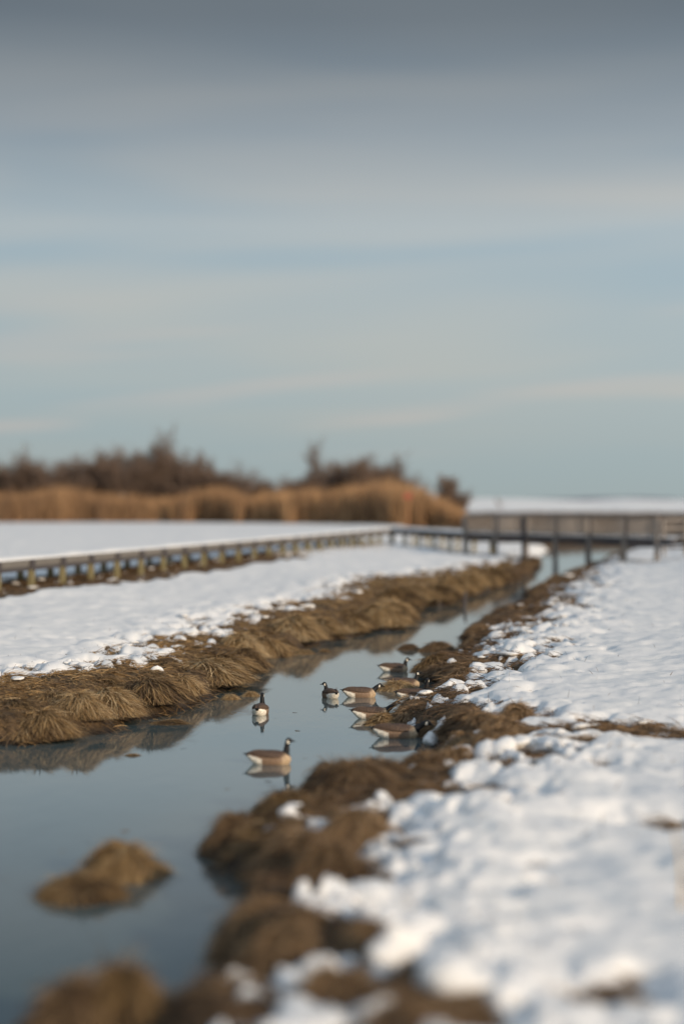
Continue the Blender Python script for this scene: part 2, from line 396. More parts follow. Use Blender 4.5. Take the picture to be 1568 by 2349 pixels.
# ------------------------------------------------------------------ grass
def blades(base, d0, length, width, droop, tint, up=None):
    """strips of two quads and a tip; base (n,3), d0 unit (n,3)"""
    n = len(base); L = length[:, None]
    side_ = np.cross(d0, np.array([0, 0, 1.0]) + .6 * RNG.normal(size=(n, 3)))
    side_ /= np.linalg.norm(side_, axis=1, keepdims=True) + 1e-9
    w = width[:, None] * .5
    dn = np.array([0, 0, -1.0])
    p0 = base; p1 = base + d0 * L * .45 + dn * (droop[:, None] * L * .16); p2 = base + d0 * L * .8 + dn * (droop[:, None] * L * .48)
    p3 = base + d0 * L + dn * (droop[:, None] * L * .85)
    V = np.stack([p0 - side_ * w, p0 + side_ * w, p1 - side_ * w * .9, p1 + side_ * w * .9, p2 - side_ * w * .6, p2 + side_ * w * .6, p3], 1).reshape(-1, 3)
    k = np.arange(n)[:, None] * 7
    q = np.concatenate([k + np.array([[0, 1, 3, 2]]), k + np.array([[2, 3, 5, 4]])]); t = k + np.array([[4, 5, 6]])
    return V, q, t, np.repeat(tint, 7)

def tussock_mesh(name, seed, nb=2600, sweep=(0, 0), loose=.25):
    """unit tussock: radius 1, height 1 (scaled when placed): a root mound under a thatch of drooping blades"""
    r = np.random.default_rng(seed)
    nu, nv = 22, 9
    V = [(0, 0, .86)]
    lobes = [(r.uniform(0, 6.28), r.uniform(.0, .5), r.uniform(.45, .7)) for _ in range(3)]
    def prof(th, rr):
        rx, ry = rr * np.cos(th), rr * np.sin(th)
        z = np.sqrt(np.clip(1 - rr ** 2, 0, 1)) * .72
        for a, q, s in lobes:
            dd = ((rx - q * np.cos(a)) ** 2 + (ry - q * np.sin(a)) ** 2) / s ** 2
            z = z + .20 * np.exp(-dd * 2.2)
        return z + .10 * (noise(rx * 3 + seed, ry * 3, seed) - .5)
    for j in range(1, nv + 1):
        rr = j / nv
        for i in range(nu):
            th = i / nu * 2 * math.pi
            z = float(prof(np.array([th]), np.array([rr]))[0])
            V.append((rr * .93 * math.cos(th), rr * .93 * math.sin(th), z - .07 if j < nv else -.25))
    V[0] = (0, 0, float(prof(np.array([0.]), np.array([0.]))[0]) - .06)
    tri = [(0, 1 + i, 1 + (i + 1) % nu) for i in range(nu)]
    qd = [(1 + (j - 1) * nu + i, 1 + j * nu + i, 1 + j * nu + (i + 1) % nu, 1 + (j - 1) * nu + (i + 1) % nu) for j in range(1, nv) for i in range(nu)]
    n0 = len(V)
    th = r.uniform(0, 2 * math.pi, nb); rr = np.sqrt(r.uniform(0, 1, nb)) * .97
    # locks: blades gather in bundles that share a direction
    lock = np.floor(th * 3.2) * 31 + np.floor(rr * 3.0) * 7
    lk_r = _h(lock, lock * 0 + seed, 3); lk_t = _h(lock, lock * 0 + seed, 4)
    z = prof(th, rr)
    ang = th + (lk_r - .5) * 1.7 + r.normal(0, loose, nb)
    ox, oy = np.cos(ang) + sweep[0], np.sin(ang) + sweep[1]
    nn = np.hypot(ox, oy) + 1e-6; ox, oy = ox / nn, oy / nn
    upz = .34 * (1 - rr) - .50 * rr + r.normal(0, .22, nb)
    d0 = np.stack([ox, oy, upz], 1); d0 /= np.linalg.norm(d0, axis=1, keepdims=True)
    L = r.uniform(.28, .75, nb) * (.75 + .5 * lk_t); Wd = r.uniform(.010, .028, nb)
    stray = r.uniform(0, 1, nb) < .08
    fall = r.uniform(0, 1, nb) < .22
    fa = r.uniform(-3.1, 3.1, nb) * .55 + (math.atan2(sweep[1], sweep[0]) if sweep[0] or sweep[1] else 0) + (r.uniform(0, 1, nb) < .2) * 2.0
    d0[fall] = np.stack([np.cos(fa), np.sin(fa), r.normal(-.12, .18, nb)], 1)[fall]
    d0 /= np.linalg.norm(d0, axis=1, keepdims=True); L[fall] *= 1.35
    d0[stray, 2] += .7; L[stray] *= .7
    base = np.stack([rr * .93 * np.cos(th), rr * .93 * np.sin(th), z - .05], 1)
    tint = np.clip(.14 + .55 * lk_t + r.normal(0, .20, nb) + .20 * z + .22 * fall, 0, 1)
    bv, bq, bt, btint = blades(base, d0, L, Wd, np.clip(.35 + .6 * rr, 0, 1) * r.uniform(.6, 1.3, nb), tint)
    bv[:, 2] = np.maximum(bv[:, 2], -.12)
    V = np.concatenate([np.array(V), bv])
    faces = [np.array(tri), np.array(qd), bq + n0, bt + n0]
    mi = [0] * (len(tri) + len(qd)) + [1] * (len(bq) + len(bt))
    me = npmesh(name, V, faces, True, {'tint': np.concatenate([np.zeros(n0), btint])}, mi)
    return me
TM_L, TM_R = [], []
for i in range(8):
    sw = (.55, -.45) if i < 4 else (0, 0)
    me = tussock_mesh('tussock', 100 + i, 4600, sw, .42); me.materials.append(m_mound); me.materials.append(m_straw); TM_L.append(me)
for i in range(7):
    me = tussock_mesh('tussock', 200 + i, 4600, (-.25, -.2), .5); me.materials.append(m_mound); me.materials.append(m_umber); TM_R.append(me)
placed = []
def put_tussock(x, y, z, r, h, me, label, group=None, rz=None, cat='grass tussock', name='grass_tussock', ry=None):
    o = bpy.data.objects.new(name, me); C.objects.link(o)
    o.location = (x, y, z); o.rotation_euler = (0, 0, random.uniform(0, 6.28) if rz is None else rz); o.scale = (r, ry or r * random.uniform(.85, 1.2), h)
    tag(o, label, cat, group); placed.append((x, y, r)); return o
HAND = [
 (185, 2058, .44, .24, 1, 'shaggy brown tussock in the water, lower left hump of the foreground islet'),
 (288, 2008, .46, .30, 1, 'rounded brown grass tussock in the water, higher right hump of the foreground islet'),
 (150, 2425, .36, .50, 0, 'blurred grass tussock at the bottom edge of the picture, left of its twin'),
 (280, 2415, .36, .58, 1, 'blurred grass tussock at the bottom edge of the picture, right and taller of the pair'),
 (545, 1960, .36, .42, 0, 'round tussock bulging into the water, dark on its left, below the large snow lump'),
 (655, 1985, .34, .26, 0, 'dark wet grass tussock just right of the round one that bulges into the creek'),
 (590, 2215, .33, .40, 0, 'dark blurred tussock at the near right bank below the little bay'),
 (690, 2190, .36, .36, 1, 'paler brown tussock right of the dark one by the near bay'),
 (765, 1822, .36, .42, 0, 'domed grass tussock at the creek edge just below the nearest swimming goose'),
 (650, 1862, .34, .26, 0, 'low spreading tussock left of the large snow lump on the right bank'),
 (860, 1830, .36, .28, 0, 'low brown tussock right of the domed one below the nearest goose'),
 (305, 1733, .15, .05, 1, 'small flat grass islet alone in the water below the left bank'),
 (528, 1604, .20, .12, 1, 'small grass tuft in the water off the tip of the near left bank'),
 (576, 1597, .15, .11, 1, 'tiny tuft of pale grass in the water beside the goose seen from behind'),
 (385, 1660, .32, .10, 1, 'low drowned grass mat at the foot of the left bank'),
 (700, 1500, .28, .12, 1, 'low dark grass islet touching the left bank in mid creek'),
 (745, 1496, .16, .09, 1, 'thin right tip of the low islet off the left bank'),
 (938, 1490, .30, .15, 0, 'small flat dark islet in mid creek, left of a longer one'),
 (1005, 1494, .46, .24, 0, 'long dark grass islet in mid creek above the farthest goose'),
 (905, 1583, .36, .21, 1, 'straw heap like a nest in the water between two geese'),
 (992, 1538, .38, .20, 0, 'brown tussock in front of the bill of the farthest goose'),
 (1045, 1532, .40, .20, 1, 'straw tussock with snow specks right of the farthest goose'),
 (872, 1663, .26, .18, 1, 'straw clump hiding the breast of the goose at the spit'),
 (938, 1660, .34, .25, 0, 'brown clump on the spit above the goose that bows its neck'),
 (1062, 1706, .38, .24, 0, 'dark tussock in front of the bowing goose at the water edge'),
 (1062, 1765, .44, .22, 0, 'broad reddish brown tussock between two snow lumps on the right bank'),
 (890, 1418, .46, .50, 1, 'large round tussock jutting into the creek from the left bank at mid distance'),
 (1008, 1378, .42, .45, 1, 'round tussock jutting from the left bank nearer the footbridge'),
]
k = 0
for (x, y, r, h, s, lab) in HAND:
    X, Y, _ = P(x, y, 0)
    me = (TM_L if s else TM_R)[k % 7]; k += 1
    z = max(-.04, float(ground_z(X, Y)[0][0]) - .08) if r > .26 else -.03
    z = min(z, .12)
    put_tussock(X, Y, z, r, h, me, lab)
# the packed rows of tussocks along both banks
cand_x = RNG.uniform(-14, 17, 60000); cand_y = RNG.uniform(13, 118, 60000) 
cx_ = cand_x / cand_y; ok = np.abs(cx_) < .20
cand_x, cand_y = cand_x[ok], cand_y[ok]
gz, tz, cm, cd, csn, crt = ground_z(cand_x, cand_y)
ok = (cd > .18) & (cm < .55) & (csn < .5) & (cd < 5)
cand_x, cand_y, gz, cd, csn, crt, cm = [a[ok] for a in (cand_x, cand_y, gz, cd, csn, crt, cm)]
score = cd + RNG.uniform(0, 2.0, len(cd)) ; order = np.argsort(score)
GBOX = [(564, 675, 1690, 1765), (572, 618, 1588, 1650), (738, 778, 1562, 1612), (788, 885, 1560, 1605), (866, 955, 1506, 1550), (884, 970, 1540, 1585), (912, 1000, 1545, 1612), (795, 940, 1610, 1655), (845, 985, 1640, 1700)]
LAND = [((618, 1740), 'nearest goose'), ((596, 1640), 'leftmost goose'), ((758, 1600), 'turning goose'), ((903, 1541), 'farthest goose'), ((905, 1583), 'straw heap'), ((908, 1692), 'bowing goose'),
        ((230, 2030), 'foreground islet'), ((715, 1498), 'mid creek islet'), ((305, 1733), 'small flat islet'), ((1065, 1390), 'wooden stake'), ((668, 1880), 'large snow lump'), ((890, 1420), 'big jutting tussock'),
        ((1008, 1378), 'farther jutting tussock'), ((1190, 1300), 'footbridge left end'), ((1340, 1280), 'middle footbridge posts'), ((100, 1600), 'left picture edge'), ((360, 1540), 'pointed snow lump'), ((770, 1780), 'domed tussock'), ((545, 1940), 'round bulging tussock'), ((590, 2215), 'little near bay'), ((600, 2349), 'bottom picture edge')]
cnt = 0
for i in order:
    x, y = float(cand_x[i]), float(cand_y[i])
    edge = cd[i] < .7
    rr = random.uniform(.38, .80) if not crt[i] else random.uniform(.28, .55)
    if y > 60: rr *= 1.0 if crt[i] else 1.15
    if not edge: rr *= .85
    if cd[i] < (.60 if crt[i] else .42) * rr: continue
    hq = .75 * rr if edge else .5 * rr
    tx0, tx1, tyb = HX + F * (x - rr) / y, HX + F * (x + rr) / y, HY + F * (CAM_Z - float(gz[i])) / y
    tyt = tyb - hq * F / y
    if any(tx1 > g0 and tx0 < g1 and tyb > gb - 8 and tyt < gb + 4 and tyt > gt - 60 for g0, g1, gt, gb in GBOX): continue
    if any((x - a) ** 2 + ((y - b_) * .8) ** 2 < ((.84 if edge else .78) * (rr + c_)) ** 2 for a, b_, c_ in placed): continue
    px = 784 + F * x / y
    (lx, ly), ln = min(LAND, key=lambda L_: ((L_[0][0] - px) * 1.0) ** 2 + ((L_[0][1] - tyb) * 2.0) ** 2)
    side_w = 'left of' if px < lx - 25 else 'right of' if px > lx + 25 else 'level with'
    depth_w = 'beyond' if tyb < ly - 12 else 'nearer than' if tyb > ly + 12 else ''
    place = (depth_w + (' and ' if depth_w and side_w != 'level with' else '') + (side_w if side_w != 'level with' or not depth_w else '')).strip()
    row = 'water-edge' if edge else 'inner'
    size_w = 'large' if rr > .55 else 'small' if rr < .36 else 'middling'
    bank = 'right' if crt[i] else 'left'
    lab = f"{size_w} {'dark' if crt[i] else 'golden'} tussock, {bank} {'water edge' if edge else 'bank top'}, {place} {ln}"
    grp = 'grass tussocks along the ' + bank + ' bank'
    if crt[i]: me = random.choice(TM_R)
    else: me = random.choice(TM_L[:4] if y < 44 else TM_L)
    h = rr * (random.uniform(.62, .85) if edge else random.uniform(.38, .55))
    if crt[i] and y < 30: h = rr * random.uniform(.85, 1.1)
    h = min(h, .33 if y < 44 else .46) * (.78 if crt[i] and y > 30 else 1)
    put_tussock(x, y, float(gz[i]) - (.05 if crt[i] and y < 30 else .13), rr, h, me, lab, grp, rz=random.uniform(-.5, .5) if y < 44 and not crt[i] else None)
    cnt += 1
    if cnt > 262: break
print('tussocks', cnt)
same = {}
for o in list(C.objects):
    if o.name.startswith('grass_tussock') and o.get('group'): same.setdefault(o['label'], []).append(o)
for lab, os_ in same.items():
    if len(os_) > 1:
        os_.sort(key=lambda o: o.location.y)
        words_ = ['nearer', 'farther'] if len(os_) == 2 else ['nearest', 'second nearest', 'third nearest', 'fourth nearest', 'fifth nearest', 'sixth nearest', 'seventh nearest', 'eighth nearest', 'ninth nearest', 'tenth nearest', 'eleventh nearest', 'twelfth nearest', 'thirteenth nearest', 'fourteenth nearest'][:len(os_)] if len(os_) <= 14 else None
        if words_:
            for w_, o in zip(words_, os_): o['label'] = w_ + ' ' + lab


# thatch lying over the banks, one mass
def scatter(n, ylo, yhi, cond, seed, uw=.21):
    r = np.random.default_rng(seed)
    y = np.exp(r.uniform(math.log(ylo), math.log(yhi), n)); x = r.uniform(-uw, uw, n) * (y + 1)
    gz, tz, m, d, sn, rt = ground_z(x, y); k = cond(x, y, m, d, sn, rt)
    return x[k], y[k], gz[k], tz[k], m[k], d[k], sn[k], rt[k]
x, y, gz, tz, m, d, sn, rt = scatter(420000, 12, 125, lambda x, y, m, d, sn, rt: (d > -.05) & (m < .12) & (d < 9) & (RNG.uniform(0, 1, len(x)) < .45 + .55 * sstep(.1, 1.0, d)), 5)
n = len(x); print('thatch', n)
if n > 120000:
    x, y, gz, tz, m, d, sn, rt = [a[:120000] for a in (x, y, gz, tz, m, d, sn, rt)]; n = 120000
e = .15
gx = (ground_z(x + e, y)[3] - ground_z(x - e, y)[3]); gy = (ground_z(x, y + e)[3] - ground_z(x, y - e)[3])
lockid = np.floor(x * 4) * 13 + np.floor(y * 3) * 7
ang = np.arctan2(-gy, -gx) + (_h(lockid, lockid * 0, 2) - .5) * 1.6 + RNG.normal(0, .45, n)
d0 = np.stack([np.cos(ang), np.sin(ang), .12 + RNG.normal(0, .22, n)], 1); d0 /= np.linalg.norm(d0, axis=1, keepdims=True)
bl = blades(np.stack([x, y, gz + .01 + RNG.uniform(0, .06, n)], 1), d0, RNG.uniform(.15, .42, n) * (1 + (y > 60) * .3), RNG.uniform(.005, .011, n) * (1 + y / 80), RNG.uniform(.2, .7, n), np.clip(.12 + .25 * _h(lockid, lockid * 0, 8) + .18 * sstep(.4, 2, d) + RNG.normal(0, .18, n), 0, 1))
fm_ = np.repeat(rt, 2).astype(int); 
mi = np.concatenate([rt.astype(int), rt.astype(int), rt.astype(int)])
th_ = link('bank_grass', npmesh('bank_grass', bl[0], [bl[1], bl[2]], True, {'tint': bl[3]}, mi), mats=[m_straw, m_umber])
tag(th_, 'flattened dead marsh grass lying over both banks between the tussocks', 'grass', kind='stuff')

# dry stems poking out of the snow
x, y, gz, tz, m, d, sn, rt = scatter(60000, 11, 75, lambda x, y, m, d, sn, rt: (d > .2) & (m > -.1) & (RNG.uniform(0, 1, len(x)) < np.exp(-np.clip(sn, 0, 9) * .9) * .12 * (.3 + 2 * noise(x * .9, y * .9, 70)) + .0025), 8)
n = len(x); print('stems', n)
ang = RNG.uniform(0, 6.28, n); d0 = np.stack([np.cos(ang) * .6, np.sin(ang) * .6, RNG.uniform(.4, 1.3, n)], 1); d0 /= np.linalg.norm(d0, axis=1, keepdims=True)
bl = blades(np.stack([x, y, tz - .04], 1), d0, RNG.uniform(.08, .24, n), RNG.uniform(.006, .012, n), RNG.uniform(0, .6, n), RNG.uniform(.1, .7, n))
o = link('dry_stems', npmesh('dry_stems', bl[0], [bl[1], bl[2]], True, {'tint': bl[3]}), mats=[m_umber])
tag(o, 'thin dry grass stems poking up through the snow near the creek', 'grass', kind='stuff')

# grass under the boardwalk and on the marsh behind the bridge
xs_, ys_ = [], []
for i in range(26000):
    t = random.uniform(0, 1) ** 1.3; p = pA + (pB - pA) * t; n_ = random.gauss(-.5, 1.1)
    xs_.append(p[0] + n_ * .98); ys_.append(p[1] - n_ * .2)
for i in range(26000):
    yy = random.uniform(150, 395); xx = random.uniform(.045, .26) * yy
    xs_.append(xx); ys_.append(yy)
for i in range(5000):
    yy = random.uniform(120, 165); xx = random.uniform(9, 38); xs_.append(xx); ys_.append(yy)
x = np.array(xs_); y = np.array(ys_); gz, tz, m, d, sn, rt = ground_z(x, y)
k = (d > .1) & ((y < 125) | (fbm(x * .12, y * .05, 3, 90) > .50)); x, y, gz, tz = x[k], y[k], gz[k], tz[k]; n = len(x)
ang = RNG.uniform(0, 6.28, n); d0 = np.stack([np.cos(ang) * .7, np.sin(ang) * .7, RNG.uniform(.3, 1.1, n)], 1); d0 /= np.linalg.norm(d0, axis=1, keepdims=True)
far = np.clip(y / 130, .4, 3)
bl = blades(np.stack([x, y, gz - .02], 1), d0, RNG.uniform(.25, .5, n) * np.clip(far, .6, 1.6), RNG.uniform(.012, .03, n) * far * 1.6, RNG.uniform(.1, .7, n), RNG.uniform(.15, .8, n))
o = link('marsh_grass', npmesh('marsh_grass', bl[0], [bl[1], bl[2]], True, {'tint': bl[3]}), mats=[m_umber])
tag(o, 'short brown marsh grass under the boardwalk and on the flats behind the footbridge', 'grass', kind='stuff')

# reed bed along the back of the left snowfield
prof_x = [-900, -300, 0, 60, 150, 200, 250, 330, 380, 430, 480, 520, 560, 620, 700, 760, 800, 850, 880, 930, 960, 1000, 1040, 1066]
prof_y = [1128, 1122, 1134, 1136, 1118, 1130, 1136, 1140, 1148, 1135, 1118, 1124, 1140, 1132, 1126, 1130, 1120, 1114, 1112, 1118, 1128, 1142, 1160, 1178]
n = 52000
px = RNG.uniform(-900, 1066, n); D = 222 + RNG.uniform(0, 1, n) ** 1.3 * 26 - np.clip((px - 440) / 620, 0, 1) * 28 - np.clip(noise(px / 60, px * 0, 4) - .6, 0, 1) * 10
X = (px - HX) / F * D
top = np.interp(px, prof_x, prof_y) + (noise(px / 40, px * 0 + 1, 5) - .5) * 6 + RNG.normal(0, 5, n)
Hh = (CAM_Z - 1.1) - (top - HY) * 224 / F
Hh = np.clip(Hh * (.35 + .85 * RNG.uniform(0, 1, n) ** .8) + 0, .5, 6)
lean = RNG.normal(0, .12, n) + .06
d0 = np.stack([lean, RNG.normal(0, .1, n), np.ones(n)], 1); d0 /= np.linalg.norm(d0, axis=1, keepdims=True)
pat = noise(px / 19, D / 14, 12)
bl = blades(np.stack([X, D, np.full(n, 1.0)], 1), d0, Hh * 1.04, RNG.uniform(.05, .11, n), RNG.uniform(0, .10, n), np.clip(.08 + .38 * pat + .32 * np.clip((px + 100) / 900, 0, 1) + RNG.normal(0, .18, n), 0, 1))
o = link('reeds', npmesh('reeds', bl[0], [bl[1], bl[2]], True, {'tint': bl[3]}), mats=[m_reed])
tag(o, 'tall golden reeds in a continuous bed behind the left snowfield', 'reeds', kind='stuff')

# ------------------------------------------------------------------ bare shrubs and trees
def tube_np(segs, sides=3):
    """segs: list of (p0, p1, r0, r1)"""
    A = np.array([s[0] for s in segs]); B = np.array([s[1] for s in segs]); r0 = np.array([s[2] for s in segs]); r1 = np.array([s[3] for s in segs])
    d = B - A; d /= np.linalg.norm(d, axis=1, keepdims=True) + 1e-9
    ref = np.where(np.abs(d[:, 2:3]) > .9, np.array([[1., 0, 0]]), np.array([[0, 0, 1.]]))
    s1 = np.cross(d, ref); s1 /= np.linalg.norm(s1, axis=1, keepdims=True); s2 = np.cross(d, s1)
    ring = []
    for k in range(sides):
        a = 2 * math.pi * k / sides; v = s1 * math.cos(a) + s2 * math.sin(a)
        ring.append(A + v * r0[:, None])
    for k in range(sides):
        a = 2 * math.pi * k / sides; v = s1 * math.cos(a) + s2 * math.sin(a)
        ring.append(B + v * r1[:, None])
    V = np.stack(ring, 1).reshape(-1, 3); b_ = np.arange(len(segs))[:, None] * 2 * sides
    q = np.concatenate([b_ + np.array([[k, (k + 1) % sides, sides + (k + 1) % sides, sides + k]]) for k in range(sides)])
    return V, q
def bare(seed, stems, height, spread, levels=4):
    r = random.Random(seed); trunk, twig = [], []
    def grow(p, d, L, rad, lev):
        q = p; nseg = 3
        for s in range(nseg):
            d = (d + Vector((r.gauss(0, .12), r.gauss(0, .12), .07 + r.gauss(0, .05)))).normalized()
            q2 = q + d * L / nseg
            (trunk if lev <= 1 else twig).append((tuple(q), tuple(q2), rad * (1 - .25 * s / nseg), rad * (1 - .25 * (s + 1) / nseg)))
            if lev < levels and (s > 0 or lev > 0):
                for _ in range(2 if lev < 3 else 3):
                    a = r.uniform(0, 6.28); t = r.uniform(.45, .95)
                    nd = (d + Vector((math.cos(a), math.sin(a), .15)) * t * spread).normalized()
                    grow(q.lerp(q2, r.random()), nd, L * r.uniform(.5, .7), max(rad * .52, .011), lev + 1)
            q = q2
    for s in range(stems):
        a = r.uniform(0, 6.28)
        d = Vector((math.cos(a) * r.uniform(0, .45), math.sin(a) * r.uniform(0, .45), 1)).normalized()
        grow(Vector((math.cos(a) * .3, math.sin(a) * .3, -.2)), d, height * r.uniform(.5, .68), height * .012 + .02, 0)
    return trunk, twig
BT = []
for i, (st, hgt, sp, lv) in enumerate([(5, 7.5, 1.0, 4), (6, 7, 1.2, 4), (4, 8, .9, 4), (6, 6, 1.3, 4), (1, 11, .9, 4), (2, 9.5, .8, 4)]):
    tr, tw = bare(40 + i, st, hgt, sp, lv)
    V1, q1 = tube_np(tr, 5); V2, q2 = tube_np(tw, 3)
    a = npmesh('trunk', V1, [q1]); a.materials.append(m_bark); b_ = npmesh('branches', V2, [q2]); b_.materials.append(m_bark)
    zs = V2[:, 2]; BT.append((a, b_, float(np.percentile(zs, 99.2)))); print('shrub', i, len(tw), zs.max())
def put_bare(px, D, ytop, v, label, group=None, name='bare_shrub', cat='shrub', wide=1.0):
    a, b_, hh = BT[v]
    H = (CAM_Z - 1.1) - (ytop - HY) * D / F
    s = H / hh
    e = empty(name, (PD(px, D), D, 1.1), random.uniform(0, 6.28)); e.scale = (s * wide, s * wide, s)
    t = bpy.data.objects.new('trunk', a); C.objects.link(t); t.parent = e
    c = bpy.data.objects.new('branches', b_); C.objects.link(c); c.parent = e
    tag(e, label, cat, group); return e
tops_x = [-300, 0, 30, 60, 100, 135, 170, 190, 250, 300, 345, 380, 420, 470, 500, 560, 575, 600, 660, 700, 740, 780, 830, 870, 905]
tops_y = [1075, 1068, 1048, 1056, 1050, 1108, 1085, 1050, 1052, 1040, 1030, 1066, 1070, 1060, 1072, 1106, 1112, 1104, 1098, 1080, 1088, 1056, 1050, 1060, 1090]
for i, px in enumerate(np.concatenate([np.arange(-130, 120, 29), np.arange(165, 560, 26), np.arange(590, 905, 28)])):
    yt = float(np.interp(px, tops_x, tops_y)) + random.uniform(-10, 24)
    D = 252 + random.uniform(-4, 10)
    st = 'left third' if px < 330 else 'middle' if px < 580 else 'right end'
    put_bare(px + random.uniform(-8, 8), D, yt, random.choice([0, 1, 2, 3]), 'bare purplish brown shrub in the thicket behind the reeds, ' + st, 'thicket shrubs, ' + st, wide=1.15)
for (px, D, yt, v, lab, nm, ct) in [
    (385, 262, 985, 4, 'tallest thin bare tree rising faintly above the middle of the thicket', 'bare_tree', 'tree'),
    (487, 262, 1035, 5, 'faint bare tree right of the tallest one above the thicket', 'bare_tree', 'tree'),
    (150, 262, 1045, 5, 'thin bare tree in the gap between the two left thickets', 'bare_tree', 'tree'),
    (735, 262, 1012, 4, 'lone faint bare tree above the right thicket', 'bare_tree', 'tree'),
    (885, 262, 1045, 5, 'slender bare tree at the right end of the thicket', 'bare_tree', 'tree'),
    (1030, 240, 1092, 2, 'solitary bare shrub past the right end of the reeds, left of the footbridge', 'bare_shrub', 'shrub'),
    (1050, 236, 1125, 3, 'low bare bush beside the solitary shrub at the end of the reeds', 'bare_shrub', 'shrub'),
    (1145, 420, 1141, 4, 'tiny far bare bush on the horizon above the footbridge', 'bare_shrub', 'shrub')]:
    put_bare(px, D, yt, v, lab, None, nm, ct)

# red marker in the reeds
def box_np(cx, cy, cz, sx, sy, sz, rot=0.0, bev=0.0):
    me = bmesh.new(); bmesh.ops.create_cube(me, size=1)
    bmesh.ops.scale(me, vec=(sx, sy, sz), verts=me.verts)
    if bev: bmesh.ops.bevel(me, geom=me.edges[:], offset=bev, segments=1, affect='EDGES')
    bmesh.ops.rotate(me, cent=(0, 0, 0), matrix=Matrix.Rotation(rot, 3, 'Z'), verts=me.verts)
    bmesh.ops.translate(me, vec=(cx, cy, cz), verts=me.verts)
    return me
def bm_obj(name, bm, parent, mat, loc=None):
    me = bpy.data.meshes.new(name); bm.to_mesh(me); bm.free(); o = link(name, me, parent, [mat])
    if loc is not None: o.location = loc
    return o
e = empty('marker_sign', (PD(935, 190), 190, 1.05)); tag(e, 'small red marker board on a rusty post in front of the golden reeds', 'sign')
bm_obj('post', box_np(0, 0, 1.35, .20, .12, 2.9, 0, .02), e, m_rust)
bm_obj('board', box_np(0, -.09, 3.05, .75, .06, .45, 0, .02), e, m_red)

# ------------------------------------------------------------------ boardwalk and footbridge
DECK = 1.82
def along(a, b, t): return a + (b - a) * t
def beam(name, parent, origin, a, b, z0, z1, thick, mat, off=0.0, bev=.008):
    a, b = np.array(a), np.array(b); v = b - a; L = float(np.hypot(*v)); ang = math.atan2(v[1], v[0])
    nrm = np.array([v[1], -v[0]]) / L; c = (a + b) / 2 + nrm * off
    return bm_obj(name, box_np(c[0] - origin[0], c[1] - origin[1], (z0 + z1) / 2, L, thick, z1 - z0, ang, bev), parent, mat)
shared_post = {}
def post(name, parent, origin, p, z0, z1, w, mat, ang=0.0):
    key = (round(z1 - z0, 1), w, mat.name)
    if key not in shared_post:
        bm = box_np(0, 0, 0, w, w, key[0], 0, .012); me = bpy.data.meshes.new(name); bm.to_mesh(me); bm.free(); me.materials.append(mat); shared_post[key] = me
    o = bpy.data.objects.new(name, shared_post[key]); C.objects.link(o); o.parent = parent
    o.location = (p[0] - origin[0], p[1] - origin[1], z1 - key[0] / 2); o.rotation_euler = (random.gauss(0, .014), random.gauss(0, .014), ang + random.gauss(0, .03)); return o
WID = 1.5
def snow_strip(name, parent, origin, a, b, z, w, seed):
    a, b = np.array(a), np.array(b); v = b - a; L = float(np.hypot(*v)); dv = v / L; nrm = np.array([dv[1], -dv[0]])
    nL = max(6, int(L / .5)); prof = [(-.5, -.01), (-.48, .05), (-.3, .09), (0, .10), (.3, .09), (.47, .05), (.5, -.01)]
    V = []
    for i in range(nL + 1):
        for k, (s, h) in enumerate(prof):
            jit = .5 + noise(np.array([i * .5 + seed]), np.array([k * .7]), seed)[0]
            p = a + dv * (L * i / nL) + nrm * s * w
            V.append((p[0] - origin[0], p[1] - origin[1], z + h * jit))
    K = len(prof); q = [(i * K + k, i * K + k + 1, (i + 1) * K + k + 1, (i + 1) * K + k) for i in range(nL) for k in range(K - 1)]
    return link(name, npmesh(name, V, [q]), parent, [m_snow])
org = along(pA, pB, .3)
walk = empty('boardwalk', (org[0], org[1], 0)); tag(walk, 'long low wooden boardwalk crossing the left snowfield on short posts', 'boardwalk')
Dstart = 105710 * (.000611 - .000028 * 8.5); posts = []
step = 105710 * .0000278
Dp = 105710 * .000611 - step * 8
vv = (pB - pA) / np.hypot(*(pB - pA)); bang = math.atan2(vv[1], vv[0]); bn = np.array([vv[1], -vv[0]])
while Dp < 129: posts.append(bw(Dp)); Dp += step
posts.append(pB)
for i, p in enumerate(posts):
    gz_ = float(ground_z(p[0], p[1])[0][0])
    for s in (0, -WID):
        q = p + bn * (s + .06)
        post('post', walk, org, q, gz_ - .4, DECK - .30, .19, m_post, bang)
    q = p + bn * (.105)
    post('bracket', walk, org, q, DECK - .42, DECK + .03, .17, m_dark, bang)
    beam('joist', walk, org, p - bn * WID, p + bn * .0, DECK - .34, DECK - .14, .09, m_dark)
    if i < len(posts) - 1:
        beam('fascia_board', walk, org, p + vv * .03, posts[i + 1] - vv * .03, DECK - .20, DECK - .015, .05, m_fascia)
        beam('lower_beam', walk, org, p + vv * .03, posts[i + 1] - vv * .03, DECK - .34, DECK - .205, .07, m_dark, off=-.02)
        beam('fascia_board', walk, org, p + vv * .03 - bn * WID, posts[i + 1] - vv * .03 - bn * WID, DECK - .31, DECK - .015, .05, m_fascia)
